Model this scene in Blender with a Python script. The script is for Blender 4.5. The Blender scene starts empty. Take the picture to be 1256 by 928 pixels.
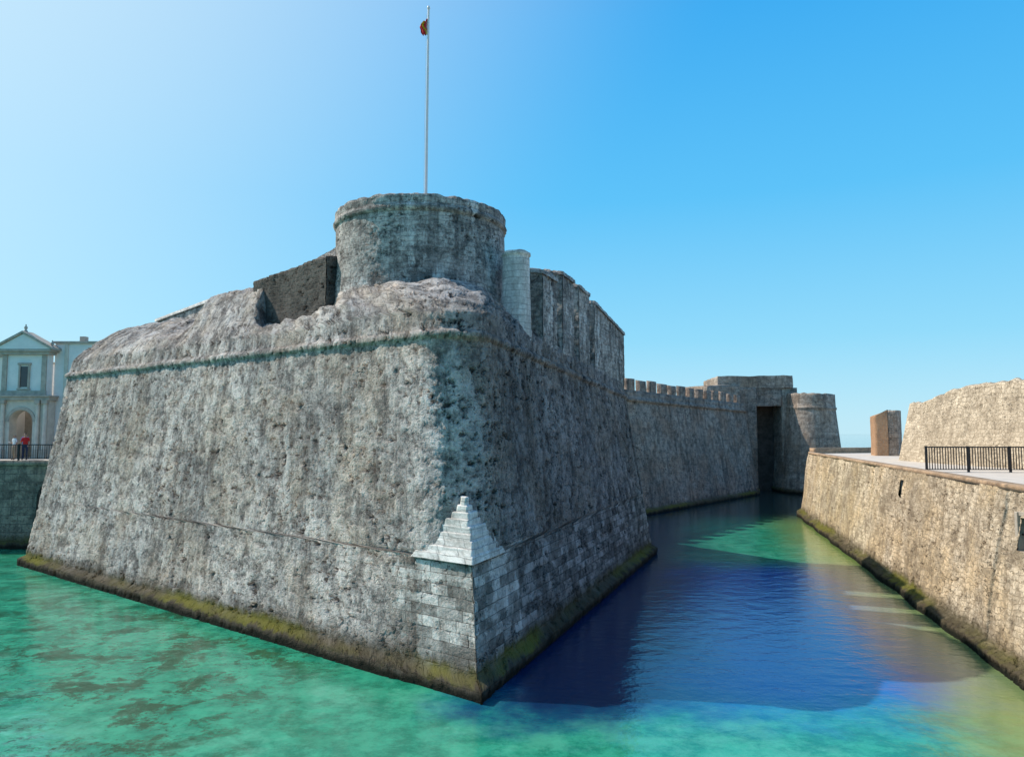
import bpy, bmesh, math, random
from mathutils import Vector, noise as mn
random.seed(4)
sc=bpy.context.scene
# ---------------------------------------------------------------- world / light / camera
SUN_AZ=math.radians(-69); SUN_EL=math.radians(44)
S=Vector((math.sin(SUN_AZ)*math.cos(SUN_EL),math.cos(SUN_AZ)*math.cos(SUN_EL),math.sin(SUN_EL)))
w=bpy.data.worlds.new("World"); sc.world=w; w.use_nodes=True
nt=w.node_tree; nt.nodes.clear()
sky=nt.nodes.new('ShaderNodeTexSky'); sky.sky_type='NISHITA'; sky.sun_disc=False
sky.sun_elevation=SUN_EL; sky.sun_rotation=SUN_AZ; sky.air_density=1.0; sky.dust_density=.5; sky.ozone_density=2.0
tcw=nt.nodes.new('ShaderNodeTexCoord'); spw=nt.nodes.new('ShaderNodeSeparateXYZ'); nt.links.new(tcw.outputs['Generated'],spw.inputs[0])
rp=nt.nodes.new('ShaderNodeValToRGB'); nt.links.new(spw.outputs[2],rp.inputs[0])
els=rp.color_ramp.elements
els[0].position=0; els[0].color=(.54,.86,1.0,1); els[1].position=1; els[1].color=(.015,.13,.48,1)
for p,c in ((.12,(.28,.73,1.0,1)),(.30,(.10,.57,1.0,1)),(.50,(.04,.44,.95,1)),(.7,(.02,.24,.74,1))):
    e=els.new(p); e.color=c
dt=nt.nodes.new('ShaderNodeVectorMath'); dt.operation='DOT_PRODUCT'; nt.links.new(tcw.outputs['Generated'],dt.inputs[0]); dt.inputs[1].default_value=tuple(S)
mr=nt.nodes.new('ShaderNodeMapRange'); mr.interpolation_type='SMOOTHSTEP'; nt.links.new(dt.outputs['Value'],mr.inputs[0])
mr.inputs[1].default_value=.38; mr.inputs[2].default_value=1.05; mr.inputs[3].default_value=0; mr.inputs[4].default_value=.88
mg=nt.nodes.new('ShaderNodeMix'); mg.data_type='RGBA'; nt.links.new(mr.outputs[0],mg.inputs[0]); nt.links.new(rp.outputs[0],mg.inputs[6]); mg.inputs[7].default_value=(.80,1.0,1.04,1)
sc1=nt.nodes.new('ShaderNodeVectorMath'); sc1.operation='SCALE'; nt.links.new(mg.outputs[2],sc1.inputs[0]); sc1.inputs['Scale'].default_value=8.4
mk=nt.nodes.new('ShaderNodeMix'); mk.data_type='RGBA'; mk.inputs[0].default_value=.88; nt.links.new(sky.outputs[0],mk.inputs[6]); nt.links.new(sc1.outputs[0],mk.inputs[7])
bg=nt.nodes.new('ShaderNodeBackground'); bg.inputs[1].default_value=0.12
wo=nt.nodes.new('ShaderNodeOutputWorld')
nt.links.new(mk.outputs[2],bg.inputs[0]); nt.links.new(bg.outputs[0],wo.inputs[0])
sl=bpy.data.lights.new("sun",'SUN'); sl.energy=5.0; sl.angle=math.radians(0.5); sl.color=(1,0.91,0.80)
so=bpy.data.objects.new("sun",sl); sc.collection.objects.link(so)
so.rotation_euler=(-S).to_track_quat('-Z','Y').to_euler(); so.location=S*100
cd=bpy.data.cameras.new("camera"); cam=bpy.data.objects.new("camera",cd); sc.collection.objects.link(cam)
cam.location=(0,0,7); cam.rotation_euler=(math.radians(94.2),0,0); cd.sensor_width=36; cd.lens=26; cd.clip_end=9000; cd.clip_start=.1
sc.camera=cam
sc.view_settings.view_transform='Standard'; sc.view_settings.look='None'; sc.view_settings.exposure=0

# ---------------------------------------------------------------- node helper
class G:
    def __init__(s,name):
        s.m=bpy.data.materials.new(name); s.m.use_nodes=True; s.t=s.m.node_tree; s.t.nodes.clear()
        s.out=s.t.nodes.new('ShaderNodeOutputMaterial')
    def n(s,ty,**k):
        x=s.t.nodes.new(ty)
        for a,b in k.items(): setattr(x,a,b)
        return x
    def put(s,sock,v):
        if hasattr(v,'is_output'): s.t.links.new(v,sock)
        elif isinstance(v,(tuple,list)):
            v=tuple(v)
            if sock.type=='RGBA' and len(v)==3: v=v+(1,)
            sock.default_value=v
        else: sock.default_value=v
    def ma(s,op,a,b=0.0,clamp=False):
        x=s.n('ShaderNodeMath',operation=op,use_clamp=clamp); s.put(x.inputs[0],a); s.put(x.inputs[1],b); return x.outputs[0]
    def mix(s,f,a,b,bl='MIX'):
        x=s.n('ShaderNodeMix',data_type='RGBA',blend_type=bl); s.put(x.inputs[0],f); s.put(x.inputs[6],a); s.put(x.inputs[7],b); return x.outputs[2]
    def map(s,v,a,b,c=0.0,d=1.0,sm=True):
        x=s.n('ShaderNodeMapRange',interpolation_type='SMOOTHSTEP' if sm else 'LINEAR'); s.put(x.inputs[0],v)
        for i,q in zip((1,2,3,4),(a,b,c,d)): s.put(x.inputs[i],q)
        return x.outputs[0]
    def scale(s,v,sc_,loc=(0,0,0)):
        x=s.n('ShaderNodeMapping'); s.put(x.inputs[0],v); x.inputs['Scale'].default_value=sc_; x.inputs['Location'].default_value=loc; return x.outputs[0]
    def noise(s,v,sc_,det=6,rough=.6,dist=0.0,col=False):
        x=s.n('ShaderNodeTexNoise'); s.put(x.inputs['Vector'],v); x.inputs['Scale'].default_value=sc_; x.inputs['Detail'].default_value=det
        x.inputs['Roughness'].default_value=rough; x.inputs['Distortion'].default_value=dist; return x.outputs[1 if col else 0]
    def bsdf(s,col,rough=.9,spec=.2,**k):
        b=s.n('ShaderNodeBsdfPrincipled'); s.put(b.inputs['Base Color'],col); s.put(b.inputs['Roughness'],rough); s.put(b.inputs['Specular IOR Level'],spec)
        for a,v in k.items(): s.put(b.inputs[a],v)
        s.t.links.new(b.outputs[0],s.out.inputs[0]); return b
    def bump(s,b,h,dist=.05,st=1.0):
        x=s.n('ShaderNodeBump'); x.inputs['Distance'].default_value=dist; x.inputs['Strength'].default_value=st; s.put(x.inputs['Height'],h)
        s.t.links.new(x.outputs[0],b.inputs['Normal'])

def stone(name,light,dark,bw=.55,bh=.27,mort=(.12,.11,.10),bamt=.5,ndist=.12,pit=1.0,pit_sc=3.0,streak=.6,disp=.10,
          algae=True,warm=None,warmamt=.85,ashlar=False,offs=(0,0,0),white=0.0,alg_h=1.0,lich=.6):
    g=G(name); tc=g.n('ShaderNodeTexCoord'); uv0=g.scale(tc.outputs['UV'],(1,1,1),offs)
    geo=g.n('ShaderNodeNewGeometry'); sep=g.n('ShaderNodeSeparateXYZ'); g.put(sep.inputs[0],geo.outputs['Position']); Z=sep.outputs[2]
    nz=g.noise(uv0,1.3,4,.6,col=True)
    vm=g.n('ShaderNodeVectorMath',operation='SUBTRACT'); g.put(vm.inputs[0],nz); vm.inputs[1].default_value=(.5,.5,.5)
    def dis(k):
        vs=g.n('ShaderNodeVectorMath',operation='SCALE'); g.put(vs.inputs[0],vm.outputs[0]); vs.inputs['Scale'].default_value=k
        va=g.n('ShaderNodeVectorMath',operation='ADD'); g.put(va.inputs[0],uv0); g.put(va.inputs[1],vs.outputs[0]); return va.outputs[0]
    uvd=dis(ndist*2)
    def brick(v,bw,bh,ms,sq=1.0):
        b=g.n('ShaderNodeTexBrick'); g.put(b.inputs['Vector'],v); b.inputs['Scale'].default_value=1; b.inputs['Brick Width'].default_value=bw
        b.inputs['Row Height'].default_value=bh; b.inputs['Mortar Size'].default_value=ms; b.inputs['Mortar Smooth'].default_value=.3
        b.inputs['Color1'].default_value=(0,0,0,1); b.inputs['Color2'].default_value=(1,1,1,1); b.inputs['Mortar'].default_value=(.4,.4,.4,1); b.offset=.43
        b.squash=sq; b.squash_frequency=3
        return b
    b=brick(uvd,bw,bh,.016,1.3)
    nm=g.noise(uv0,1.7,7,.74); nl=g.noise(uv0,.20,4,.6); nf=g.noise(uv0,8,4,.78)
    st=g.noise(g.scale(uv0,(1.1,.09,1)),1.0,6,.72)
    f=g.ma('ADD',g.ma('MULTIPLY',g.map(nm,.38,.62),.62),g.ma('MULTIPLY',g.map(nf,.38,.62),.34))
    f=g.ma('ADD',f,g.ma('MULTIPLY',b.outputs[0],.35*bamt+.02))
    f=g.ma('MULTIPLY',f,g.map(nl,.35,.65,.66,1.2))
    col=g.mix(f,dark,light)
    if warm: col=g.mix(g.map(g.noise(g.scale(uv0,(1,1,1),(7,3,0)),.35,5,.65),.42,.62,0,warmamt),col,g.mix(f,tuple(c*.38 for c in warm),warm))
    if streak: col=g.mix(g.ma('MULTIPLY',g.map(st,.49,.62),streak),col,(.34,.33,.34),'MULTIPLY')
    lic=g.map(g.noise(g.scale(uv0,(1,.7,1),(21,8,0)),.8,8,.78),.52,.60,0,lich); col=g.mix(lic,col,tuple(c*.8 for c in dark))
    if white:
        wf=g.map(g.noise(g.scale(uv0,(.9,.35,1),(3,9,0)),1.2,8,.72),.53,.64,0,white); col=g.mix(wf,col,(.76,.72,.67))
    col=g.mix(g.ma('MULTIPLY',b.outputs[1],bamt),col,mort)
    h=g.ma('ADD',g.ma('MULTIPLY',nm,.85),g.ma('MULTIPLY',nf,.34))
    h=g.ma('SUBTRACT',h,g.ma('MULTIPLY',b.outputs[1],.22*bamt))
    h=g.ma('ADD',h,g.ma('MULTIPLY',b.outputs[0],.14*bamt))
    if pit:
        dens=g.map(g.noise(g.scale(uv0,(1,1,1),(2,5,0)),.33,4,.6),.40,.60,.20,1)
        p1=g.map(g.noise(g.scale(uv0,(1,1.5,1),(5,1,0)),pit_sc,5,.7),.580,.630)
        p2=g.map(g.noise(g.scale(uv0,(1,1.2,1),(15,11,0)),pit_sc*2.7,4,.7),.585,.635,0,.85)
        p=g.ma('MAXIMUM',p1,p2); p=g.ma('MULTIPLY',p,dens); p=g.ma('MULTIPLY',p,pit)
        h=g.ma('SUBTRACT',h,g.ma('MULTIPLY',p,.80)); col=g.mix(g.ma('MULTIPLY',p,.85),col,tuple(c*.30 for c in dark))
    if ashlar:
        at=g.n('ShaderNodeAttribute',attribute_name='ashlar')
        am=g.map(g.ma('ADD',at.outputs['Fac'],g.ma('MULTIPLY',g.ma('SUBTRACT',nm,.5),1.5)),.40,.55)
        b2=brick(dis(.05),.60,.30,.011,1.5)
        hi=g.ma('ADD',g.ma('MULTIPLY',g.map(b2.outputs[0],.1,.9),.62),g.ma('MULTIPLY',g.map(nm,.36,.64),.5))
        a2=g.mix(hi,(.15,.138,.125),(.80,.75,.69))
        a2=g.mix(g.map(g.noise(g.scale(uv0,(1,1,1),(61,4,0)),.8,8,.75),.47,.58,0,.7),a2,(.18,.16,.14))
        a2=g.mix(g.ma('MULTIPLY',g.map(st,.47,.62),.5),a2,(.4,.38,.37),'MULTIPLY')
        a2=g.mix(g.ma('MULTIPLY',b2.outputs[1],g.map(nm,.35,.6,1,.3)),a2,(.07,.065,.06))
        a2=g.mix(p,a2,(.06,.055,.05)) if pit else a2
        col=g.mix(am,col,a2)
        h2=g.ma('ADD',g.ma('MULTIPLY',nf,.22),g.ma('SUBTRACT',g.ma('MULTIPLY',nm,.35),g.ma('MULTIPLY',b2.outputs[1],.2)))
        h2=g.ma('ADD',h2,g.ma('MULTIPLY',b2.outputs[0],.12))
        h2=g.ma('SUBTRACT',h2,g.ma('MULTIPLY',p,.35)) if pit else h2
        mx=g.n('ShaderNodeMix',data_type='FLOAT'); g.put(mx.inputs[0],am); g.put(mx.inputs[2],h); g.put(mx.inputs[3],h2); h=mx.outputs[0]
        dk2=g.n('ShaderNodeAttribute',attribute_name='face_shade'); col=g.mix(g.ma('MULTIPLY',dk2.outputs['Fac'],.95),col,(.50,.49,.50),'MULTIPLY')  # bastion's shaded side painted darker into the stone colour
    if algae:
        zz=g.ma('ADD',Z,g.ma('MULTIPLY',g.ma('SUBTRACT',g.noise(g.scale(uv0,(1,.4,1)),1.4,6,.7),.5),.8))
        zz=g.ma('DIVIDE',zz,alg_h)
        gm=g.map(g.noise(g.scale(uv0,(.5,1,1),(1,2,0)),.28,4,.6),.42,.62,.08,1)
        dk=g.map(zz,.35,1.25,.93,0); col=g.mix(dk,col,(.055,.044,.028))
        yg=g.ma('MULTIPLY',g.ma('MULTIPLY',g.map(zz,.28,.42),g.map(zz,.50,.85,1,0)),gm); col=g.mix(g.ma('MULTIPLY',yg,.8),col,(.15,.145,.022))
        col=g.mix(g.map(zz,.10,.35,1,0),col,(.014,.014,.010))
    bs=g.bsdf(col,.93,.12)
    if disp>=.03:
        d=g.n('ShaderNodeDisplacement'); d.inputs['Midlevel'].default_value=.45; d.inputs['Scale'].default_value=disp; g.put(d.inputs['Height'],h)
        g.t.links.new(d.outputs[0],g.out.inputs['Displacement']); g.m.displacement_method='BOTH'
    else: g.bump(bs,h,max(disp,.02)*3)
    return g.m

def plain(name,col,rough=.6,spec=.3,var=.12,sc_=3,metal=0):
    g=G(name); tc=g.n('ShaderNodeTexCoord'); n=g.noise(tc.outputs['Object'],sc_,8,.65)
    c=g.mix(g.map(n,.3,.7),tuple(c*(1-var) for c in col),tuple(min(1,c*(1+var)) for c in col))
    b=g.bsdf(c,rough,spec); b.inputs['Metallic'].default_value=metal; g.bump(b,n,.01,.5); return g.m

M_fort=stone("weathered_fort_stone",(.78,.71,.65),(.11,.10,.095),bamt=.12,ndist=.28,disp=.23,ashlar=True,warm=(.70,.57,.45),warmamt=.65,pit=1.0,pit_sc=1.9,streak=.6,lich=.62,white=.45)
M_top=stone("parapet_stone",(.76,.68,.61),(.12,.108,.10),bw=.4,bh=.2,bamt=.35,ndist=.2,disp=.15,algae=False,streak=.25,pit=.9,offs=(13,7,0),white=.3)
M_tower=stone("tower_stone",(.58,.53,.48),(.085,.079,.075),bw=.42,bh=.2,bamt=.4,ndist=.2,disp=.12,algae=False,streak=.7,white=.8,pit=.9,offs=(31,4,0))
M_rubble=stone("dark_rubble_masonry",(.17,.15,.13),(.045,.04,.036),bw=.35,bh=.16,bamt=1,disp=.09,algae=False,streak=.2,pit=1,mort=(.14,.12,.10),offs=(3,44,0))
M_white=stone("pale_ashlar",(.86,.82,.76),(.42,.39,.35),bw=.5,bh=.25,bamt=.4,disp=.04,algae=False,streak=.35,pit=.5,pit_sc=5,offs=(8,8,0),lich=.4)
M_curtain=stone("curtain_stone",(.48,.40,.34),(.12,.105,.095),bw=.8,bh=.35,bamt=.35,ndist=.2,disp=.029,pit=.8,pit_sc=1.8,streak=.6,warm=(.48,.34,.26),offs=(77,3,0),alg_h=.7)
M_far=stone("far_tower_stone",(.58,.50,.42),(.16,.135,.115),bw=.9,bh=.4,bamt=.5,disp=.025,pit=.5,pit_sc=1.8,streak=.5,warm=(.52,.39,.29),offs=(17,53,0),alg_h=.7)
M_canal=stone("canal_wall_rubble",(.76,.63,.46),(.22,.165,.11),bw=.38,bh=.20,bamt=.85,mort=(.36,.285,.195),ndist=.30,disp=.14,pit=.85,pit_sc=2.0,streak=.35,warm=(.72,.54,.33),offs=(5,91,0),alg_h=.9,lich=.55)
M_upper=stone("upper_wall_rubble",(.76,.64,.48),(.28,.22,.155),bw=.34,bh=.19,bamt=.75,mort=(.36,.29,.2),ndist=.28,disp=.09,pit=.6,pit_sc=3.0,streak=.25,algae=False,offs=(55,21,0),lich=.4)
M_moat=stone("moat_wall_stone",(.36,.30,.23),(.11,.095,.08),bw=1.0,bh=.5,bamt=.9,disp=.025,pit=.4,streak=.5,offs=(2,2,0))
M_coping=stone("coping_brick",(.55,.38,.24),(.25,.17,.11),bw=.28,bh=.3,bamt=.6,mort=(.4,.33,.26),ndist=.02,disp=.02,pit=.2,streak=.1,algae=False)
M_brick=stone("red_brick",(.55,.30,.15),(.30,.15,.07),bw=.28,bh=.08,bamt=.8,mort=(.4,.33,.26),ndist=.02,disp=.02,pit=.2,streak=.1,algae=False,lich=.2)
M_hole=plain("recess_shade_stone",(.04,.035,.03),.95,.1,.4)  # near-black colour stands in for the shade inside openings
M_floor=plain("terrace_paving",(.58,.52,.45),.9,.2,.1,1.5)
M_plat=plain("earth_platform",(.26,.23,.18),.95,.1,.3,1)
M_wall=plain("white_render",(.80,.76,.70),.85,.2,.06,1.2)
M_trim=plain("grey_limestone_trim",(.44,.38,.31),.85,.2,.2,2.5)
M_cream=plain("cream_limestone",(.64,.57,.47),.85,.2,.12,2.5)
M_iron=plain("black_iron",(.015,.015,.017),.5,.4,.3,8)
M_pole=plain("white_painted_pole",(.8,.70,.68),.4,.5,.05,4)
M_red=plain("red_cloth",(.55,.03,.03),.8,.1,.1,4)
M_yel=plain("yellow_cloth",(.75,.45,.03),.8,.1,.1,4)
M_glass=plain("dark_window_glass",(.03,.035,.04),.15,.6,.1,4)

# ---------------------------------------------------------------- mesh helpers
def mkobj(name,verts,faces,mat,uvs=None,parent=None,smooth=True,attr=None):
    me=bpy.data.meshes.new(name); me.from_pydata(verts,[],faces); me.update()
    if uvs is not None:
        ul=me.uv_layers.new(name="UVMap"); flat=[]
        for p in me.polygons:
            for li in p.loop_indices: flat.extend(uvs[me.loops[li].vertex_index])
        ul.data.foreach_set('uv',flat)
    if attr is not None:
        for k,arr in attr.items():
            a=me.attributes.new(k,'FLOAT','POINT'); a.data.foreach_set('value',arr)
    if mat: me.materials.append(mat)
    if smooth: me.polygons.foreach_set('use_smooth',[True]*len(me.polygons))
    o=bpy.data.objects.new(name,me); sc.collection.objects.link(o)
    if parent: o.parent=parent
    return o
def empty(name):
    o=bpy.data.objects.new(name,None); sc.collection.objects.link(o); return o
def lerp(a,b,t): return a+(b-a)*t
def V2(a,b): return Vector((a,b))
def ss(a,b,x):
    t=max(0,min(1,(x-a)/(b-a))); return t*t*(3-2*t)
def offset_path(pts,d):
    n=len(pts); out=[]
    ds=[(pts[i+1]-pts[i]).normalized() for i in range(n-1)]
    ns=[V2(-q.y,q.x) for q in ds]
    for i in range(n):
        if i==0: m=ns[0]; k=1
        elif i==n-1: m=ns[-1]; k=1
        else:
            m=(ns[i-1]+ns[i]).normalized(); k=1/max(.3,m.dot(ns[i]))
        out.append(pts[i]+m*d*k)
    return out
def sweep(name,path,prof,res,mat,parent=None,zf=None,holes=None,rough=0.0,trag=0.0):
    pts=[Vector(p) for p in path]
    st=[]; cum=0
    for i in range(len(pts)-1):
        L=(pts[i+1]-pts[i]).length; n=max(1,int(L/res))
        for k in range(n): st.append((i,k/n,cum+L*k/n))
        cum+=L
    st.append((len(pts)-2,1.0,cum))
    rows=[]; v=prof[0][1]
    for j in range(len(prof)-1):
        (d0,z0),(d1,z1)=prof[j],prof[j+1]; L=math.hypot(d1-d0,z1-z0); n=max(1,int(L/res))
        for k in range(n): rows.append((lerp(d0,d1,k/n),lerp(z0,z1,k/n),v+L*k/n))
        v+=L
    rows.append((prof[-1][0],prof[-1][1],v))
    ztop=max(p[1] for p in prof)
    V=[];U=[];F=[]
    for d,z,vv in rows:
        op=offset_path(pts,d)
        for i,f,u in st:
            p=op[i].lerp(op[i+1],f)
            zz=z+(zf(u/cum,z) if zf else 0)
            if rough:
                q=mn.noise(Vector((u*.35,zz*.35,3)))*rough; p=p+V2(q,-q*.3)
            if trag and z>ztop-.5: zz+=trag*mn.noise(Vector((u*1.3,7,0)))*(1-(ztop-z)/.5)
            V.append((p.x,p.y,zz)); U.append((u,vv))
    nc=len(st)
    for j in range(len(rows)-1):
        for i in range(nc-1):
            a=j*nc+i; f=(a,a+1,a+1+nc,a+nc)
            if holes:
                cx=sum(V[k][0] for k in f)/4; cy=sum(V[k][1] for k in f)/4; cz=sum(V[k][2] for k in f)/4
                if any(h(cx,cy,cz) for h in holes): continue
            F.append(f)
    return mkobj(name,V,F,mat,U,parent)
def block(name,base,z0,z1,res,mat,parent=None,jit=0.0,uo=0.0):
    if not isinstance(z0,(list,tuple)): z0=[z0]*4
    if not isinstance(z1,(list,tuple)): z1=[z1]*4
    B=[Vector((p[0],p[1],z)) for p,z in zip(base,z0)]; T=[Vector((p[0],p[1],z)) for p,z in zip(base,z1)]
    bm=bmesh.new(); ul=bm.loops.layers.uv.new("UVMap")
    def grid(a,b,c,d,uvm):
        nu=max(1,int((b-a).length/res)); nv=max(1,int((d-a).length/res))
        g=[[bm.verts.new(a.lerp(b,i/nu).lerp(d.lerp(c,i/nu),j/nv)) for i in range(nu+1)] for j in range(nv+1)]
        for j in range(nv):
            for i in range(nu):
                f=bm.faces.new((g[j][i],g[j][i+1],g[j+1][i+1],g[j+1][i])); f.smooth=True
                for l in f.loops: l[ul].uv=uvm(l.vert.co)
    u=uo
    for i in range(4):
        k=(i+1)%4; a,b=B[i],B[k]; dr=(b-a); dr.z=0; L=dr.length; dn=dr.normalized()
        grid(a,b,T[k],T[i],(lambda co,a=a,dn=dn,u=u:(u+(co-a).dot(dn),co.z))); u+=L
    grid(T[0],T[1],T[2],T[3],lambda co:(co.x,co.y))
    bmesh.ops.remove_doubles(bm,verts=bm.verts,dist=.002)
    if jit:
        for v in bm.verts:
            q=mn.noise_vector(v.co*.7)*jit+mn.noise_vector(v.co*2.5)*jit*.4; v.co+=q
    me=bpy.data.meshes.new(name); bm.to_mesh(me); bm.free(); me.materials.append(mat)
    o=bpy.data.objects.new(name,me); sc.collection.objects.link(o)
    if parent: o.parent=parent
    return o
def boxes(name,lst,mat,parent=None,bevel=.01):
    V=[];F=[]
    for x0,x1,y0,y1,z0,z1 in lst:
        s=len(V); V+=[(x0,y0,z0),(x1,y0,z0),(x1,y1,z0),(x0,y1,z0),(x0,y0,z1),(x1,y0,z1),(x1,y1,z1),(x0,y1,z1)]
        F+=[tuple(s+k for k in f) for f in ((0,3,2,1),(4,5,6,7),(0,1,5,4),(1,2,6,5),(2,3,7,6),(3,0,4,7))]
    o=mkobj(name,V,F,mat,None,parent,smooth=False)
    if bevel:
        m=o.modifiers.new('bevel','BEVEL'); m.width=bevel; m.segments=2
    return o
def revolve(name,c,prof,seg,mat,parent=None,res=.1,rag=0.0,a0=0,a1=2*math.pi):
    rows=[];v=prof[0][1]
    for j in range(len(prof)-1):
        (d0,z0),(d1,z1)=prof[j],prof[j+1]; L=math.hypot(d1-d0,z1-z0); n=max(1,int(L/res))
        for k in range(n): rows.append((lerp(d0,d1,k/n),lerp(z0,z1,k/n),v+L*k/n))
        v+=L
    rows.append((prof[-1][0],prof[-1][1],v)); zt=max(p[1] for p in prof)
    V=[];U=[];F=[]; R=prof[0][0]
    for r,z,vv in rows:
        for i in range(seg+1):
            a=lerp(a0,a1,i/seg); q=Vector((math.cos(a)*2.2,math.sin(a)*2.2,z*.8)); k=mn.noise(q)
            q2=Vector((math.cos(a)*R*2.6,math.sin(a)*R*2.6,3))
            zz=z+(rag*mn.noise(q2) if z>zt-.12 else 0)
            rr=r*(1+.010*k)
            V.append((c[0]+rr*math.cos(a),c[1]+rr*math.sin(a),zz)); U.append((a*R,vv))
    n=seg+1
    for j in range(len(rows)-1):
        for i in range(seg): a=j*n+i; F.append((a,a+1,a+1+n,a+n))
    return mkobj(name,V,F,mat,U,parent)
def tube(name,p0,p1,r0,r1,mat,parent=None,seg=10):
    p0=Vector(p0);p1=Vector(p1); ax=(p1-p0).normalized(); t=ax.orthogonal().normalized(); b=ax.cross(t)
    V=[];F=[]
    for p,r in ((p0,r0),(p1,r1)):
        for i in range(seg):
            a=2*math.pi*i/seg; V.append(tuple(p+t*r*math.cos(a)+b*r*math.sin(a)))
    for i in range(seg): j=(i+1)%seg; F.append((i,j,seg+j,seg+i))
    F.append(tuple(range(seg))[::-1]); F.append(tuple(range(seg,2*seg)))
    return mkobj(name,V,F,mat,None,parent,smooth=False)

# ---------------------------------------------------------------- MAIN BASTION
bast=empty("stone_bastion")
LB,Lc,C,R,RB=V2(-20,60),V2(-25.9,40.0),V2(-.9,20.1),V2(8.2,43.8),V2(.5,54)
P5=[LB,Lc,C,R,RB]
dL=(C-Lc).normalized(); dR=(R-C).normalized()
half=math.acos(max(-1,min(1,(-dL).dot(dR))))/2
bis=((-dL)+dR).normalized()
def bpos(d,r):
    o=offset_path(P5,d); Cc=o[2]; t=r/math.tan(half); return o,Cc,Cc-dL*t,Cc+dR*t,Cc+bis*(r/math.sin(half))
NLF,NL,NA,NR,NRF=24,340,44,280,24
stn=[('LF',i/NLF) for i in range(NLF)]+[('L',i/NL) for i in range(NL)]+[('A',i/NA) for i in range(NA)]+[('R',i/NR) for i in range(NR)]+[('RF',i/NRF) for i in range(NRF+1)]
ucoord=[]
o_,c_,t1_,t2_,cc_=bpos(.7,1.5)
LL=(t1_-o_[1]).length; LR=(o_[3]-t2_).length; AL=1.5*(math.pi-2*half)
for s,f in stn:
    if s=='LF': ucoord.append(-LL-20*(1-f))
    elif s=='L': ucoord.append(-LL*(1-f))
    elif s=='A': ucoord.append(AL*f)
    elif s=='R': ucoord.append(AL+LR*f)
    else: ucoord.append(AL+LR+12*f)
rows=[]
def addseg(d0,z0,d1,z1,r,res=.09):
    n=max(1,int(math.hypot(d1-d0,z1-z0)/res))
    for k in range(n): rows.append((lerp(d0,d1,k/n),lerp(z0,z1,k/n),r,0))
addseg(-.34,-.8,-.30,.32,.05,.15); addseg(-.30,.32,.02,.50,.05); addseg(.02,.50,.45,3.38,.05); rows.append((.45,3.38,.05,0)); addseg(.462,3.46,1.34,9.98,1.5)
for d,z in ((1.34,9.98),(1.29,10.02),(1.23,10.08),(1.23,10.16),(1.29,10.22),(1.38,10.26)): rows.append((d,z,1.5,0))
A=[(0,10.3),(.12,10.9),(.45,11.35),(1.0,11.85),(1.8,12.4),(2.7,12.8),(3.6,12.98),(5,13.0),(6.5,12.95)]
Bp=[(0,10.3),(.05,10.6),(.1,10.9),(.15,11.0),(.2,11.1),(.4,11.15),(3.6,11.2),(5,11.2),(6.5,11.2)]
for j in range(len(A)-1):
    n=[6,5,8,9,9,8,6,3][j]
    for k in range(n): rows.append((j,k/n,1.5+.2*j,1))
rows.append((len(A)-2,1.0,3.0,1))
V=[];U=[];F=[];AT=[];SHADE=[]
for ri,(a,b,r,kind) in enumerate(rows):
    if kind==0: o,Cc,T1,T2,ce=bpos(a,r)
    for si,(s,f) in enumerate(stn):
        u=ucoord[si]
        if kind==0: d,z=a,b
        else:
            j,t=a,b
            da,za=lerp(A[j][0],A[j+1][0],t),lerp(A[j][1],A[j+1][1],t)
            db,zb=lerp(Bp[j][0],Bp[j+1][0],t),lerp(Bp[j][1],Bp[j+1][1],t)
            wB=ss(4.2,5.6,u-AL) if s in('R','RF') else 0
            rel=(za-10.3)/2.7
            k=-u if s in('L','LF') else 0
            lift=.95*ss(9.7,10.1,k)*(1-ss(15.6,16.4,k)) - .35*ss(16.8,17.6,k)*(1-ss(19.5,20.4,k)) + .15*ss(23,25,k)
            lift-=.85*ss(3.2,4.2,k)*(1-ss(9.6,10.0,k))
            za+=lift*ss(.35,.8,rel)
            lump=mn.noise(Vector((u*.55,da*.9,1)))*.20+mn.noise(Vector((u*1.7,da*2,5)))*.14
            za+=lump*ss(.05,.4,rel)
            if s=='A' or (s in 'LR' and abs(u)<5): za+=.15*math.sin(math.pi*rel)
            d=1.4+lerp(da,db,wB); z=lerp(za,zb,wB)
            o,Cc,T1,T2,ce=bpos(d,r)
        if s=='LF': p=o[0].lerp(o[1],f)
        elif s=='L': p=o[1].lerp(T1,f)
        elif s=='R': p=T2.lerp(o[3],f)
        elif s=='RF': p=o[3].lerp(o[4],f)
        else:
            v1=T1-ce; tot=math.pi-2*half; an=tot*f
            ca,sa=math.cos(an),math.sin(an); p=ce+V2(v1.x*ca-v1.y*sa,v1.x*sa+v1.y*ca)
        fr=f if s=='R' else (1 if s=='RF' else 0)
        if z>3.4: z-=1.0*fr*min(1,(z-3.4)/6.6)
        q=mn.noise(Vector((u*.3,z*.3,0)))*.14*(1 if z>.6 else .4)
        bend=V2(-.2,-.4)*q
        if kind==0 and z>9.5: z+=.04*mn.noise(Vector((u*.6,4,4)))
        V.append((p.x+bend.x,p.y+bend.y,z))
        U.append((u,z if kind==0 else 10.3+(z-10.3)*.6+(d-1.4)*.8))
        am=0
        if z<3.5:
            if s in('R','RF'): am=.60 if u-AL>3 else .85
            elif s=='A': am=.9
            elif s=='L': am=max(0,.9-(-u)/7.0)*.95
        elif z<6.5 and s=='R' and u-AL<3: am=.45*(1-(z-3.5)/3)
        AT.append(am)
        SHADE.append(ss(0,AL+.8,u)*(1-.6*ss(10.5,12.5,z))*(.25 if am>.8 else 1) if s in('A','R','RF') else 0)  # painted shade mask: unlit side, weaker on parapet and quoin
nc=len(stn)
for j in range(len(rows)-1):
    for i in range(nc-1):
        a=j*nc+i; F.append((a,a+1,a+1+nc,a+nc))
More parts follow.
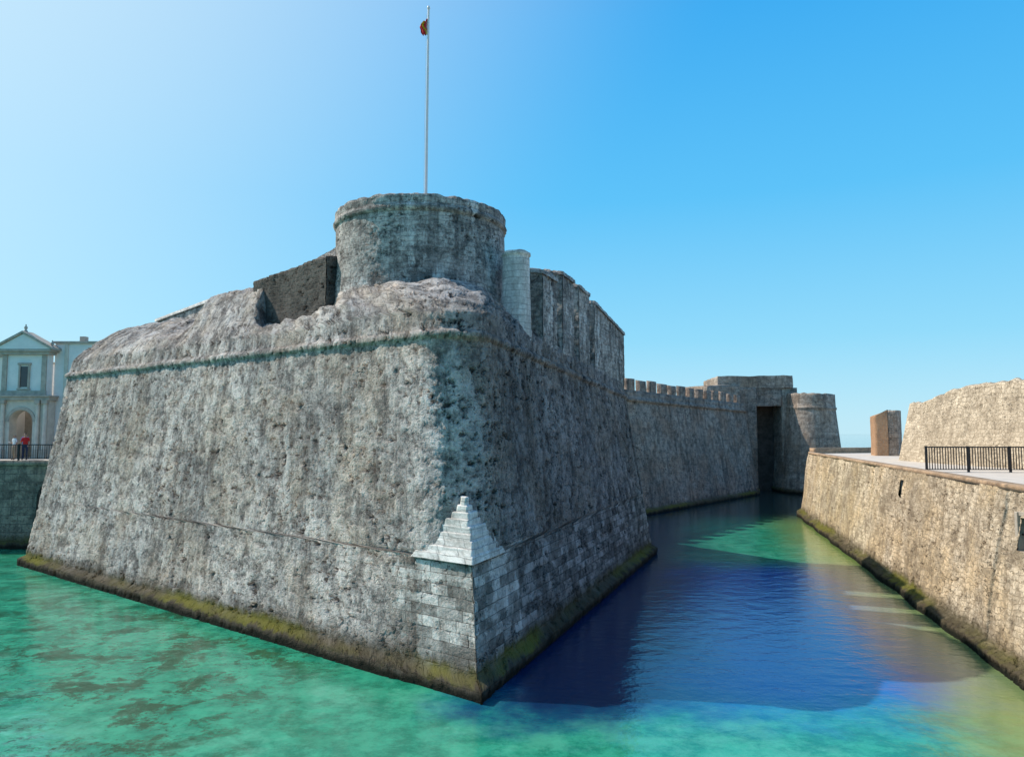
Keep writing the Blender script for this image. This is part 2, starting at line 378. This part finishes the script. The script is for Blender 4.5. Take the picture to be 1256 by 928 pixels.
mb=mkobj("bastion_walls",V,F,M_fort,U,bast,attr={'ashlar':AT,'face_shade':SHADE})
top=V[-nc:]
idx=list(range(0,nc,6))+[nc-1]
mkobj("terreplein",[top[i] for i in idx],[tuple(range(len(idx)))],M_plat,None,bast,smooth=False)

# pyramid stop at the quoin
o,Cc,T1s,T2s,ce=bpos(.44,.05); o2,Cc2,A1,A2,ce2=bpos(.46,1.5)
NLAY=9; z0=3.36; H=1.72
bm=bmesh.new(); ulx=bm.loops.layers.uv.new("UVMap")
Aa=A1-dL*.30-V2(.05,.05); Bb=A2+dR*.35+V2(.08,-.03); Cx=Cc-bis*.10
apx=ce2-bis*1.60; Ap=ce2-bis*.6
for i in range(NLAY):
    t0=i/NLAY; s=(1-t0)**1.15; s2=s*.90; zz0=z0+H*t0; zz1=z0+H*(i+1)/NLAY+(0.003 if i<NLAY-1 else .05)
    jx=random.uniform(-.03,.03)
    tri=[Aa,Cx,Bb]
    lo=[apx.lerp(p,s)+V2(jx,0) for p in tri]+[Ap]; hi=[apx.lerp(p,s2)+V2(jx,0) for p in tri]+[Ap]
    vb=[bm.verts.new((p.x+random.uniform(-.02,.02),p.y,zz0)) for p in lo]; vt=[bm.verts.new((p.x+random.uniform(-.025,.025),p.y,zz1)) for p in hi]
    fs=[bm.faces.new(vt)]
    for k in range(4): fs.append(bm.faces.new((vb[k],vb[(k+1)%4],vt[(k+1)%4],vt[k])))
    for f in fs:
        for l in f.loops: l[ulx].uv=(l.vert.co.x*1.2+l.vert.co.y*.5,l.vert.co.z)
me=bpy.data.meshes.new("corner_pyramid"); bm.to_mesh(me); bm.free(); me.materials.append(M_white)
po=bpy.data.objects.new("corner_pyramid_stop",me); sc.collection.objects.link(po); po.parent=bast
bv=po.modifiers.new('b','BEVEL'); bv.width=.03; bv.segments=2

TC=(-3.85,30.9)
revolve("round_tower",TC,[(3.62,11.8),(3.52,13.2),(3.50,15.42),(3.58,15.46),(3.62,15.54),(3.58,15.62),(3.54,15.66),(3.56,16.0),(3.40,16.06),(2.7,16.05),(2.6,15.0),(.05,15.0)],230,M_tower,bast,.09,rag=.08)
def fp(side,k,d):
    o,Cc,_,_,_=bpos(d,1.5)
    return (Cc-dL*k) if side=='L' else (Cc+dR*k)
def quad(side,k0,k1,d0,d1):
    def kk(k,d): return k-(d-1.4)/math.tan(half)
    if side=='L': q=[fp('L',kk(k1,d0),d0),fp('L',kk(k0,d0),d0),fp('L',kk(k0,d1),d1),fp('L',kk(k1,d1),d1)]
    else: q=[fp('R',kk(k0,d0),d0),fp('R',kk(k1,d0),d0),fp('R',kk(k1,d1),d1),fp('R',kk(k0,d1),d1)]
    return q
block("embrasure_block",quad('L',8.8,13.9,3.0,5.4),11.0,[13.65,14.05,14.3,13.9],.09,M_rubble,bast,jit=.03)
block("upper_ramp_wall",quad('L',8.3,17.2,5.5,7.0),12.0,[14.05,16.0,16.1,14.15],.10,M_top,bast,jit=.04)
block("upper_ramp_toe",quad('L',17.0,21.3,5.4,7.2),12.0,[13.1,14.1,14.2,13.2],.12,M_top,bast,jit=.10)
block("rear_parapet_wall",quad('L',22.8,28.6,5.9,6.9),12.0,[13.6,14.15,14.15,13.6],.14,M_top,bast,jit=.03)
block("rear_parapet_coping",quad('L',22.6,28.8,5.8,7.0),[13.6,14.13,14.13,13.6],[13.75,14.3,14.3,13.75],.2,M_white,bast)
def rfz(k): return -1.0*max(0,min(1,(k-2.1)/21.5))
spec=[(8.0,9.9,13.75,13.75),(10.7,12.5,14.25,14.2),(13.4,15.3,14.15,14.05),(16.3,23.2,13.85,13.1)]
for i,(k0,k1,za,zb) in enumerate(spec):
    q=quad('R',k0,k1,1.50,3.0)
    block("merlon",q,[10.2+rfz(k0),10.2+rfz(k1)]*2,[za-.25,zb-.25,zb+.05,za+.05],.10,M_tower,bast,jit=.03,uo=i*7)
    q=quad('R',k0-.06,k1+.06,1.44,3.0)
    block("merlon_cap",q,[za-.27,zb-.27,zb+.0,za+.0],[za-.12,zb-.12,zb+.14,za+.14],.10,M_top,bast,jit=.03,uo=i*7)
block("inner_parapet",quad('R',8.2,16.5,3.05,4.2),10.2,[12.6,12.4,12.4,12.6],.12,M_top,bast,jit=.05)
revolve("small_turret",(.16,28.7),[(.62,10.4),(.56,12.0),(.52,13.9),(.57,13.93),(.57,14.03),(.4,14.07),(.05,14.09)],60,M_white,bast,.08,rag=.06)

# ---------------------------------------------------------------- CURTAIN WALL with crenellations
cur=empty("crenellated_curtain_wall")
cpath=[(.7,50.7),(11.9,64.7),(28.0,85.0),(29.2,88.6)]
sweep("curtain_face",cpath,[(-.3,-.8),(-.25,.4),(0,.5),(1.2,10.0),(1.05,10.05),(1.05,10.25),(1.2,10.3),(1.25,11.0),(4,11.05)],.25,M_curtain,cur,zf=lambda f,z:-.7*f*max(0,min(1,z/10)))
op=offset_path([Vector(p) for p in cpath[:3]],1.27); op2=offset_path([Vector(p) for p in cpath[:3]],1.72)
tot=(op[1]-op[0]).length+(op[2]-op[1]).length
def along(o,s):
    L=(o[1]-o[0]).length
    return o[0].lerp(o[1],s/L) if s<L else o[1].lerp(o[2],min(1,(s-L)/(o[2]-o[1]).length))
s=.4
while s<tot-1.5:
    f=s/tot; z=11.0-.7*f-.03
    wv=1.15+random.uniform(-.08,.08)
    q=[along(op,s),along(op,s+wv),along(op2,s+wv),along(op2,s)]
    h=1.10+random.uniform(-.08,.06)
    block("crenel_merlon",q,z,[z+h-.08,z+h-.08,z+h,z+h],.2,M_curtain,cur,uo=s,jit=.05); s+=2.05

# ---------------------------------------------------------------- far gatehouse + far bastion
gh=empty("gatehouse")
def archwall(name,x0,x1,y,dep,zb,zt,gc,aw,spring,mat,par):
    V=[];F=[];U=[];N=14
    arch=[(gc-aw,zb)]+[(gc-aw*math.cos(math.pi*i/N),spring+aw*math.sin(math.pi*i/N)) for i in range(N+1)]+[(gc+aw,zb)]
    outer=[(x0,zb)]+[(lerp(x0,x1,i/N),zt) for i in range(N+1)]+[(x1,zb)]; n=len(arch)
    for yy in (y,y+dep):
        for x,z in arch: V.append((x,yy,z)); U.append((x+yy*.7,z))
        for x,z in outer: V.append((x,yy,z)); U.append((x+yy*.7,z))
    for i in range(n-1):
        F.append((i,i+1,n+i+1,n+i)); F.append((i,2*n+i,2*n+i+1,i+1)); F.append((n+i,n+i+1,3*n+i+1,3*n+i))
    return mkobj(name,V,F,mat,U,par,smooth=False)
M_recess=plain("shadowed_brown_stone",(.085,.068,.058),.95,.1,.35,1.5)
# recessed gate bay: two flanking piers, a lintel wall above and a back wall painted with its shade
block("gate_pier",[(26.4,88.3),(29.2,88.3),(29.2,92),(26.4,92)],-.8,12.4,.25,M_curtain,gh)
block("gate_pier_far",[(32.3,88.6),(34.2,88.6),(34.2,92),(32.3,92)],-.8,12.4,.25,M_far,gh)
block("gate_lintel_wall",[(29.15,88.5),(32.35,88.5),(32.35,90.4),(29.15,90.4)],10.2,12.4,.2,M_curtain,gh,uo=4)
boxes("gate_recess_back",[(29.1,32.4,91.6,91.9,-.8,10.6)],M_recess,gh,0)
block("gatehouse_body",[(24.2,92.2),(34.0,92.0),(34.5,98),(23.5,98)],-.5,[12.4,12.4,12.4,12.4],.3,M_far,gh,jit=.1)
block("gatehouse_upper",[(24.6,88.32),(33.6,88.32),(34.5,97),(25.2,97)],12.35,[13.75,13.85,13.85,13.75],.25,M_far,gh,jit=.08,uo=5)
block("gatehouse_low_wing",[(22.5,84.6),(27.3,88.4),(25,91),(20,88)],9,[12.4,12.8,12.8,12.4],.3,M_far,gh,jit=.08,uo=19)
fb=empty("far_bastion")
arc=[(35.7+3.7*math.cos(math.radians(a)),88.0+3.7*math.sin(math.radians(a))) for a in range(178,319,10)]
fpth=[(32.0,91.5)]+arc+[(40.6,92.6),(40.0,101)]
sweep("far_bastion_face",fpth,[(-.2,-.8),(-.15,.4),(0,.5),(.9,9.9),(.80,10.0),(.80,10.2),(.9,10.3),(.95,11.75),(1.3,11.8),(1.4,11.2),(2.2,11.2)],.25,M_far,fb,zf=lambda f,z:-.7*f*max(0,min(1,z/10)),trag=.12)

# ---------------------------------------------------------------- RIGHT CANAL WALL + terrace
cw=empty("canal_retaining_wall")
kx=10/42.
def cx_(y): return 14.5+(y-21.5)*kx
pathc=[(62,84),(40,78.5),(29,69.5),(26.3,66.6),(25.0,64.6),(cx_(62.6),62.6),(cx_(0),0),(cx_(-12),-12)]
hl=[lambda x,y,z:34.75<y<35.25 and 3.95<z<4.75, lambda x,y,z:21.5<y<22.75 and 3.45<z<4.45]
sweep("canal_wall_face",pathc,[(-.38,-.8),(-.34,.28),(-.05,.45),(.0,.5),(.75,5.24)],.09,M_canal,cw,holes=hl,rough=.16)
sweep("stone_coping",pathc,[(.9,5.18),(.71,5.2),(.69,5.33),(.73,5.37),(1.15,5.38),(1.2,5.2)],.12,M_coping,cw,rough=.05)
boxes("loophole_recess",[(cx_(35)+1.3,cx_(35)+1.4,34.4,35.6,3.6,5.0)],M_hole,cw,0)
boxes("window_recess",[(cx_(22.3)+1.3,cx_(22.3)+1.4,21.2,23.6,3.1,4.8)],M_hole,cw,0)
for (y0,y1,z0_,z1_) in ((34.7,35.3,3.9,4.8),(21.45,22.8,3.4,4.5)):
    xm=cx_((y0+y1)/2)
    boxes("recess_reveal",[(xm+.74,xm+1.4,y0-.12,y0+.02,z0_-.1,z1_+.1),(xm+.74,xm+1.4,y1-.02,y1+.12,z0_-.1,z1_+.1),(xm+.78,xm+1.4,y0+.02,y1-.02,z1_-.02,z1_+.12),(xm+.66,xm+1.4,y0+.02,y1-.02,z0_-.12,z0_+.03)],M_trim,cw,0.02)
boxes("window_bars",[(cx_(22.3)+.82,cx_(22.3)+.86,y,y+.04,3.4,4.5) for y in (21.7,22.0,22.3,22.6)]+[(cx_(22.3)+.81,cx_(22.3)+.87,21.45,22.8,3.9,3.95)],M_iron,cw,0)
opc=offset_path([Vector(p) for p in pathc],1.17)
tv=[(p.x,p.y,5.22) for p in opc]+[(80,-12,5.22),(80,84,5.22)]
mkobj("terrace",tv,[tuple(range(len(tv)))],M_floor,None,None,smooth=False)
up=empty("upper_rampart_wall")
upath=[(44,52.5),(27.0,50.6),(25.8,49.6),(25.1,48.2),(24.8,42.0),(25.3,34),(26.5,22),(27,2),(27,-12)]
sweep("upper_wall_face",upath,[(-.05,5.1),(0,5.3),(.85,8.85),(1.1,8.95),(1.3,8.6),(1.4,7.5)],.11,M_upper,up,zf=lambda f,z:(.72*ss(.255,.34,f)+.5*max(0,f-.3))*max(0,(z-5.2)/3.6),rough=.14,trag=.16)
bt=empty("brick_turret")
block("turret_stone_part",[(28.4,58.0),(29.2,57.6),(30.2,59),(29.0,60)],4.9,[8.3,8.8,8.8,8.3],.15,M_brick,bt,jit=.05)
block("turret_brick_part",[(29.22,57.62),(29.85,57.35),(30.9,58.8),(30.2,59.2)],4.9,[8.75,8.75,8.75,8.75],.15,M_far,bt,jit=.02)
block("terrace_low_parapet",[(26.2,64.3),(33.0,66.5),(32.8,67.0),(26.0,64.9)],5.2,5.7,.2,M_coping,bt,jit=.03)

def railing(name,p0,p1,z0,h,step=.12,post=2.0,bt_=.009):
    e=empty(name); p0=Vector(p0);p1=Vector(p1);d=(p1-p0);L=d.length;d.normalize();n=V2(-d.y,d.x)
    V=[];F=[]
    def bar(a,b,t,za,zb):
        s=len(V)
        for zz in (za,zb):
            for q in (a-n*t,b-n*t,b+n*t,a+n*t): V.append((q.x,q.y,zz))
        for f in ((0,3,2,1),(4,5,6,7),(0,1,5,4),(1,2,6,5),(2,3,7,6),(3,0,4,7)): F.append(tuple(s+k for k in f))
    bar(p0,p1,.03,z0+h-.06,z0+h); bar(p0,p1,.018,z0+.10,z0+.14)
    s=0
    while s<L: bar(p0+d*s,p0+d*(s+bt_*2.4),bt_,z0+.14,z0+h-.05); s+=step
    s=0
    while s<L+.01: bar(p0+d*(s-.045),p0+d*(s+.045),.04,z0,z0+h+.02); s+=post
    mkobj("bars",V,F,M_iron,None,e,smooth=False); return e
railing("iron_railing",(18.95,34.0),(26.5,33.6),5.22,1.16,.12,1.85,.014)

# ---------------------------------------------------------------- FAR LEFT
mw=empty("moat_wall")
sweep("moat_wall_face",[(-70,45.6),(-20,45.2)],[(-.1,-.8),(0,.5),(.2,5.0),(.1,5.05),(.1,5.3),(.5,5.32)],.3,M_moat,mw)
boxes("bridge_deck",[(-70,-22,45.68,90,5.15,5.30)],M_floor,mw,0)
V=[];F=[]
cxx=-27.4;nn=16
pts=[(cxx-1.3,-.5)]+[(cxx-1.3*math.cos(math.pi*i/nn),3.0+1.3*math.sin(math.pi*i/nn)) for i in range(nn+1)]+[(cxx+1.3,-.5)]
for y in (45.05,45.6):
    for x,z in pts: V.append((x,y,z))
n=len(pts)
for i in range(n-1): F.append((i,i+1,n+i+1,n+i))
F.append(tuple(range(n)))
mkobj("culvert_arch",V,F,M_hole,None,mw,smooth=False)  # flat front panel, the opening's shade is in its colour
railing("bridge_railing",(-48,45.95),(-24,45.75),5.30,1.0,.14,2.2)

gt=empty("gate_building")
gx0,gx1,gy=-34.95,-31.35,50.0; gc=(gx0+gx1)/2; GD=.75
archwall("gate_front",gx0,gx1,gy,GD,5.3,9.2,gc,.78,7.75,M_cream,gt)
boxes("gate_back",[(gx0,gx1,gy+3.0,gy+3.4,5.3,9.2)],M_trim,gt)
boxes("gate_upper",[(gx0+.25,gx1-.25,gy+.15,gy+GD,9.5,12.3)],M_wall,gt)
boxes("gate_cornices",[(gx0-.15,gx1+.15,gy-.2,gy+GD,9.2,9.5),(gx0-.25,gx1+.25,gy-.3,gy+GD-.02,9.42,9.52),(gx0+.05,gx1-.05,gy-.1,gy+GD,12.3,12.5),(gx0-.12,gx1+.12,gy-.22,gy+GD+.02,12.5,12.64),
   (gx0+.25,gx1-.25,gy+.05,gy+.15,9.52,9.85)],M_trim,gt)
for x in (gx0+.12,gx0+.62,gx1-.62,gx1-.12):
    tube("gate_column",(x,gy-.12,5.9),(x,gy-.12,8.95),.14,.12,M_cream,gt,16)
boxes("column_bases",[(x-.2,x+.2,gy-.32,gy+.02,5.3,5.9) for x in (gx0+.12,gx0+.62,gx1-.62,gx1-.12)]+[(x-.18,x+.18,gy-.30,gy+.02,8.95,9.2) for x in (gx0+.12,gx0+.62,gx1-.62,gx1-.12)],M_trim,gt)
boxes("upper_pilasters",[(gx0+.3,gx0+.62,gy+.05,gy+.16,9.85,12.3),(gx1-.62,gx1-.3,gy+.05,gy+.16,9.85,12.3)],M_trim,gt)
boxes("niche_window",[(gc-.26,gc+.26,gy+.12,gy+.155,10.1,11.5)],M_glass,gt)
boxes("niche_frame",[(gc-.38,gc-.26,gy+.06,gy+.17,10.0,11.6),(gc+.26,gc+.38,gy+.06,gy+.17,10.0,11.6),(gc-.45,gc+.45,gy+.04,gy+.17,11.6,11.75),(gc-.45,gc+.45,gy+.04,gy+.17,9.9,10.0)],M_trim,gt)
V=[];F=[];N=20
for r,y in ((.80,gy-.06),(1.0,gy-.06),(1.0,gy+.01),(.80,gy+.01)):
    for i in range(N+1): a=math.pi*i/N; V.append((gc-r*math.cos(a),y,7.75+r*math.sin(a)))
for k in range(4):
    for i in range(N): a=k*(N+1)+i; b=((k+1)%4)*(N+1)+i; F.append((a,a+1,b+1,b))
mkobj("archivolt",V,F,M_trim,None,gt,smooth=False)
V=[(gx0-.12,gy-.2,12.66),(gx1+.12,gy-.2,12.66),(gc,gy-.2,13.7),(gx0-.12,gy+GD,12.66),(gx1+.12,gy+GD,12.66),(gc,gy+GD,13.7)]
mkobj("pediment",V,[(0,1,2),(5,4,3),(1,4,5,2),(0,2,5,3),(0,3,4,1)],M_wall,None,gt,smooth=False)
for sx in (1,-1):
    xe=gx1+.25 if sx>0 else gx0-.25
    V=[(xe,gy-.32,12.62),(gc,gy-.32,13.74),(gc,gy-.32,13.9),(xe,gy-.32,12.78)]; V+=[(x,gy+GD+.1,z) for x,y,z in V]
    mkobj("raking_cornice",V,[(0,1,2,3),(4,7,6,5),(3,2,6,7),(0,4,5,1),(0,3,7,4)],M_trim,None,gt,smooth=False)
for x,z in ((gc,13.85),(gx0-.05,12.75),(gx1+.05,12.75)):
    revolve("urn_finial",(x,gy+.05),[(.12,z),(.12,z+.1),(.05,z+.14),(.11,z+.25),(.10,z+.36),(.03,z+.42),(.05,z+.48),(.01,z+.54)],14,M_trim,gt,.2)
hs_=empty("white_house")
boxes("house_walls",[(gx1-.2,-20,gy+.8,62,5.3,13.15),(-60,gx0+.1,gy+.8,62,5.3,12.2)],M_wall,hs_)
boxes("house_cornice",[(gx1-.3,-19.9,gy+.65,62.1,13.15,13.3),(-60,gx0+.2,gy+.65,62.1,12.2,12.35)],M_trim,hs_)
boxes("house_pilaster",[(gx1+.5,gx1+.75,gy+.72,gy+.79,5.3,13.15)],M_cream,hs_,0)
boxes("roof_chimney",[(-30.6,-30.2,52,52.4,13.3,13.8)],M_trim,hs_)

def person(loc,rot,shirt,trous,hair,h=1.7,armbend=.2,name="person"):
    J={'pel':(0,0,.95),'sp':(0,.01,1.12),'ch':(0,0,1.32),'nk':(0,.0,1.47),'hd0':(0,-.01,1.55),'hd1':(0,-.015,1.63),'hd2':(0,0,1.69),
       'sL':(.17,0,1.40),'eL':(.23,.02,1.13),'wL':(.22,-armbend,.93),'hL':(.21,-armbend-.06,.86),
       'sR':(-.17,0,1.40),'eR':(-.24,.03,1.14),'wR':(-.20,-.22,1.20),'hR':(-.18,-.28,1.24),
       'lL':(.10,0,.90),'kL':(.11,-.03,.50),'aL':(.11,.02,.08),'tL':(.12,-.14,.03),
       'lR':(-.10,0,.90),'kR':(-.11,-.01,.50),'aR':(-.12,.05,.08),'tR':(-.13,-.11,.03)}
    Rr={'pel':.15,'sp':.13,'ch':.15,'nk':.055,'hd0':.075,'hd1':.095,'hd2':.07,'sL':.065,'eL':.042,'wL':.03,'hL':.035,'sR':.065,'eR':.042,'wR':.03,'hR':.035,
        'lL':.095,'kL':.06,'aL':.045,'tL':.04,'lR':.095,'kR':.06,'aR':.045,'tR':.04}
    E=[('pel','sp'),('sp','ch'),('ch','nk'),('nk','hd0'),('hd0','hd1'),('hd1','hd2'),('ch','sL'),('sL','eL'),('eL','wL'),('wL','hL'),('ch','sR'),('sR','eR'),('eR','wR'),('wR','hR'),
       ('pel','lL'),('lL','kL'),('kL','aL'),('aL','tL'),('pel','lR'),('lR','kR'),('kR','aR'),('aR','tR')]
    ks=list(J); me=bpy.data.meshes.new("tmp"); me.from_pydata([J[k] for k in ks],[(ks.index(a),ks.index(b)) for a,b in E],[])
    o=bpy.data.objects.new("tmp",me); sc.collection.objects.link(o)
    m=o.modifiers.new('s','SKIN'); sv=me.skin_vertices[0].data
    for i,k in enumerate(ks): sv[i].radius=(Rr[k],Rr[k]*(.72 if k in('pel','sp','ch') else 1)); sv[i].use_root=(k=='pel')
    o.modifiers.new('ss','SUBSURF').levels=2
    dg=bpy.context.evaluated_depsgraph_get(); me2=bpy.data.meshes.new_from_object(o.evaluated_get(dg)); bpy.data.objects.remove(o)
    skin=plain("skin",(.45,.27,.19),.6,.3)
    for mm in (shirt,trous,skin,hair): me2.materials.append(mm)
    for p in me2.polygons:
        c=p.center; p.use_smooth=True
        if c.z<.07: p.material_index=3
        elif c.z<.97 and abs(c.x)<.19: p.material_index=1
        elif c.z>1.47: p.material_index=3 if (c.z>1.66 or c.y>.02) else 2
        elif abs(c.x)>.185 and (c.z<1.22): p.material_index=2
        else: p.material_index=0
    ob=bpy.data.objects.new(name,me2); sc.collection.objects.link(ob); ob.location=loc; ob.rotation_euler=(0,0,rot); ob.scale=(h/1.76,)*3
    for nm,co,r in (("nose",(0,-.115,1.60),.018),("eye",(.033,-.098,1.625),.011),("eye",(-.033,-.098,1.625),.011),("mouth",(0,-.09,1.56),.014)):
        b=bmesh.new(); bmesh.ops.create_uvsphere(b,u_segments=8,v_segments=6,radius=r); mm=bpy.data.meshes.new(nm); b.to_mesh(mm); b.free()
        mm.materials.append(skin if nm=='nose' else hair); e=bpy.data.objects.new(nm,mm); sc.collection.objects.link(e); e.parent=ob; e.location=co
    return ob
hairm=plain("dark_hair",(.03,.02,.015),.7,.2)
person((-30.75,46.9,5.3),.3,M_red,plain("navy_trousers",(.03,.04,.09),.8,.1),hairm,1.70)
person((-31.5,47.0,5.3),-.4,plain("white_shirt",(.75,.75,.75),.8,.1),plain("beige_trousers",(.35,.28,.2),.8,.1),hairm,1.62)
person((-31.1,47.4,5.3),.9,plain("blue_shirt",(.12,.2,.45),.8,.1),plain("grey_trousers",(.1,.1,.1),.8,.1),hairm,1.74)

# ---------------------------------------------------------------- flagpole with flag
fpo=empty("flagpole"); px,py=-3.72,31.2
tube("pole",(px,py,15.0),(px+.06,py,25.5),.07,.045,M_pole,fpo,14)
tube("pole_base_band",(px,py,16.5),(px+.01,py,16.75),.085,.085,M_red,fpo,14)
tube("pole_base_band_dark",(px,py,16.9),(px+.01,py,17.1),.085,.085,M_iron,fpo,14)
revolve("pole_finial",(px+.06,py),[(.03,25.5),(.07,25.56),(.05,25.66),(.01,25.7)],10,M_pole,fpo,.1)
tube("halyard",(px-.09,py-.02,16.6),(px-.03,py-.02,25.3),.006,.006,M_pole,fpo,6)
V=[];F=[];mi=[];nx,nz=12,22
for j in range(nz+1):
    for i in range(nx+1):
        s_=i/nx; t=j/nz
        wdt=.36*(.45+.55*math.sin(math.pi*min(1,t*.8+.15)))
        V.append((px+.03-s_*wdt+.03*math.sin(9*t+3*s_),py+.07*math.sin(s_*14+t*2)*(.3+s_),25.15-.8*t-.25*s_*(1-t)*.9))
for j in range(nz):
    for i in range(nx):
        a=j*(nx+1)+i; F.append((a,a+1,a+nx+2,a+nx+1)); mi.append(1 if .45<(i/nx*.8+j/nz*.4)<.62 else 0)
fo=mkobj("flag",V,F,M_red,None,fpo); fo.data.materials.append(M_yel)
for p,k in zip(fo.data.polygons,mi): p.material_index=k

# ---------------------------------------------------------------- WATER
g=G("sea_water"); geo=g.n('ShaderNodeNewGeometry'); P=geo.outputs['Position']; sp=g.n('ShaderNodeSeparateXYZ'); g.put(sp.inputs[0],P)
wn=g.noise(P,.35,6,.65); wofs=g.ma('MULTIPLY',g.ma('SUBTRACT',wn,.5),5)
X=g.ma('ADD',sp.outputs[0],wofs); Y=g.ma('ADD',sp.outputs[1],wofs)
green=g.mix(g.map(g.noise(P,1.1,8,.75),.38,.62),(.010,.19,.115),(.035,.33,.20))
rock=g.map(g.noise(g.scale(P,(1,1.1,1),(4,9,0)),.55,8,.80,.2),.48,.57)
rockm=g.ma('MULTIPLY',rock,g.map(X,-3,-9,.10,.95))
rockm=g.ma('MULTIPLY',rockm,g.map(sp.outputs[1],24,38,1,.5))
green=g.mix(rockm,green,(.014,.065,.028))
sandm=g.map(g.noise(g.scale(P,(1,1,1),(14,2,0)),.28,8,.75),.50,.62); green=g.mix(g.ma('MULTIPLY',sandm,.45),green,(.10,.42,.28))
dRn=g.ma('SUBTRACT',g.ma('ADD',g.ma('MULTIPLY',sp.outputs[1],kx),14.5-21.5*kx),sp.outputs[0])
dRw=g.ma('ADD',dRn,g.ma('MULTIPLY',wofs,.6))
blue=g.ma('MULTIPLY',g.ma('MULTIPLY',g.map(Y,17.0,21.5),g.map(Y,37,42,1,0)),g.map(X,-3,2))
col=g.mix(blue,green,(.001,.090,.40))  # blue of the shadowed channel and its sky reflection put into base colour
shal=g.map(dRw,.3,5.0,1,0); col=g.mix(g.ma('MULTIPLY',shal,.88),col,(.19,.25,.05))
chan_shade=g.ma('MULTIPLY',g.ma('MULTIPLY',g.map(dRw,7.0,11.5),g.map(X,-2,1)),g.map(Y,17.0,20))
col=g.mix(g.ma('MULTIPLY',chan_shade,.94),col,(.002,.015,.060))  # navy painted in for shade and wall reflection beside the bastion
far_shade=g.ma('MULTIPLY',g.map(sp.outputs[1],56,66),g.map(X,-2,1)); col=g.mix(g.ma('MULTIPLY',far_shade,.9),col,(.004,.022,.042))  # shade on the far water put into its base colour
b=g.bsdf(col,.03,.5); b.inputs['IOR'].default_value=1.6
h=g.ma('ADD',g.ma('MULTIPLY',g.noise(g.scale(P,(1,1.5,1)),1.1,3,.5,.3),1.0),g.ma('MULTIPLY',g.noise(P,6,4,.65,.2),.28))
g.bump(b,h,.10,.26)
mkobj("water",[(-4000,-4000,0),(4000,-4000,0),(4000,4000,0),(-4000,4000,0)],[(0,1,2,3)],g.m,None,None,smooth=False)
print("verts",len(mb.data.vertices))
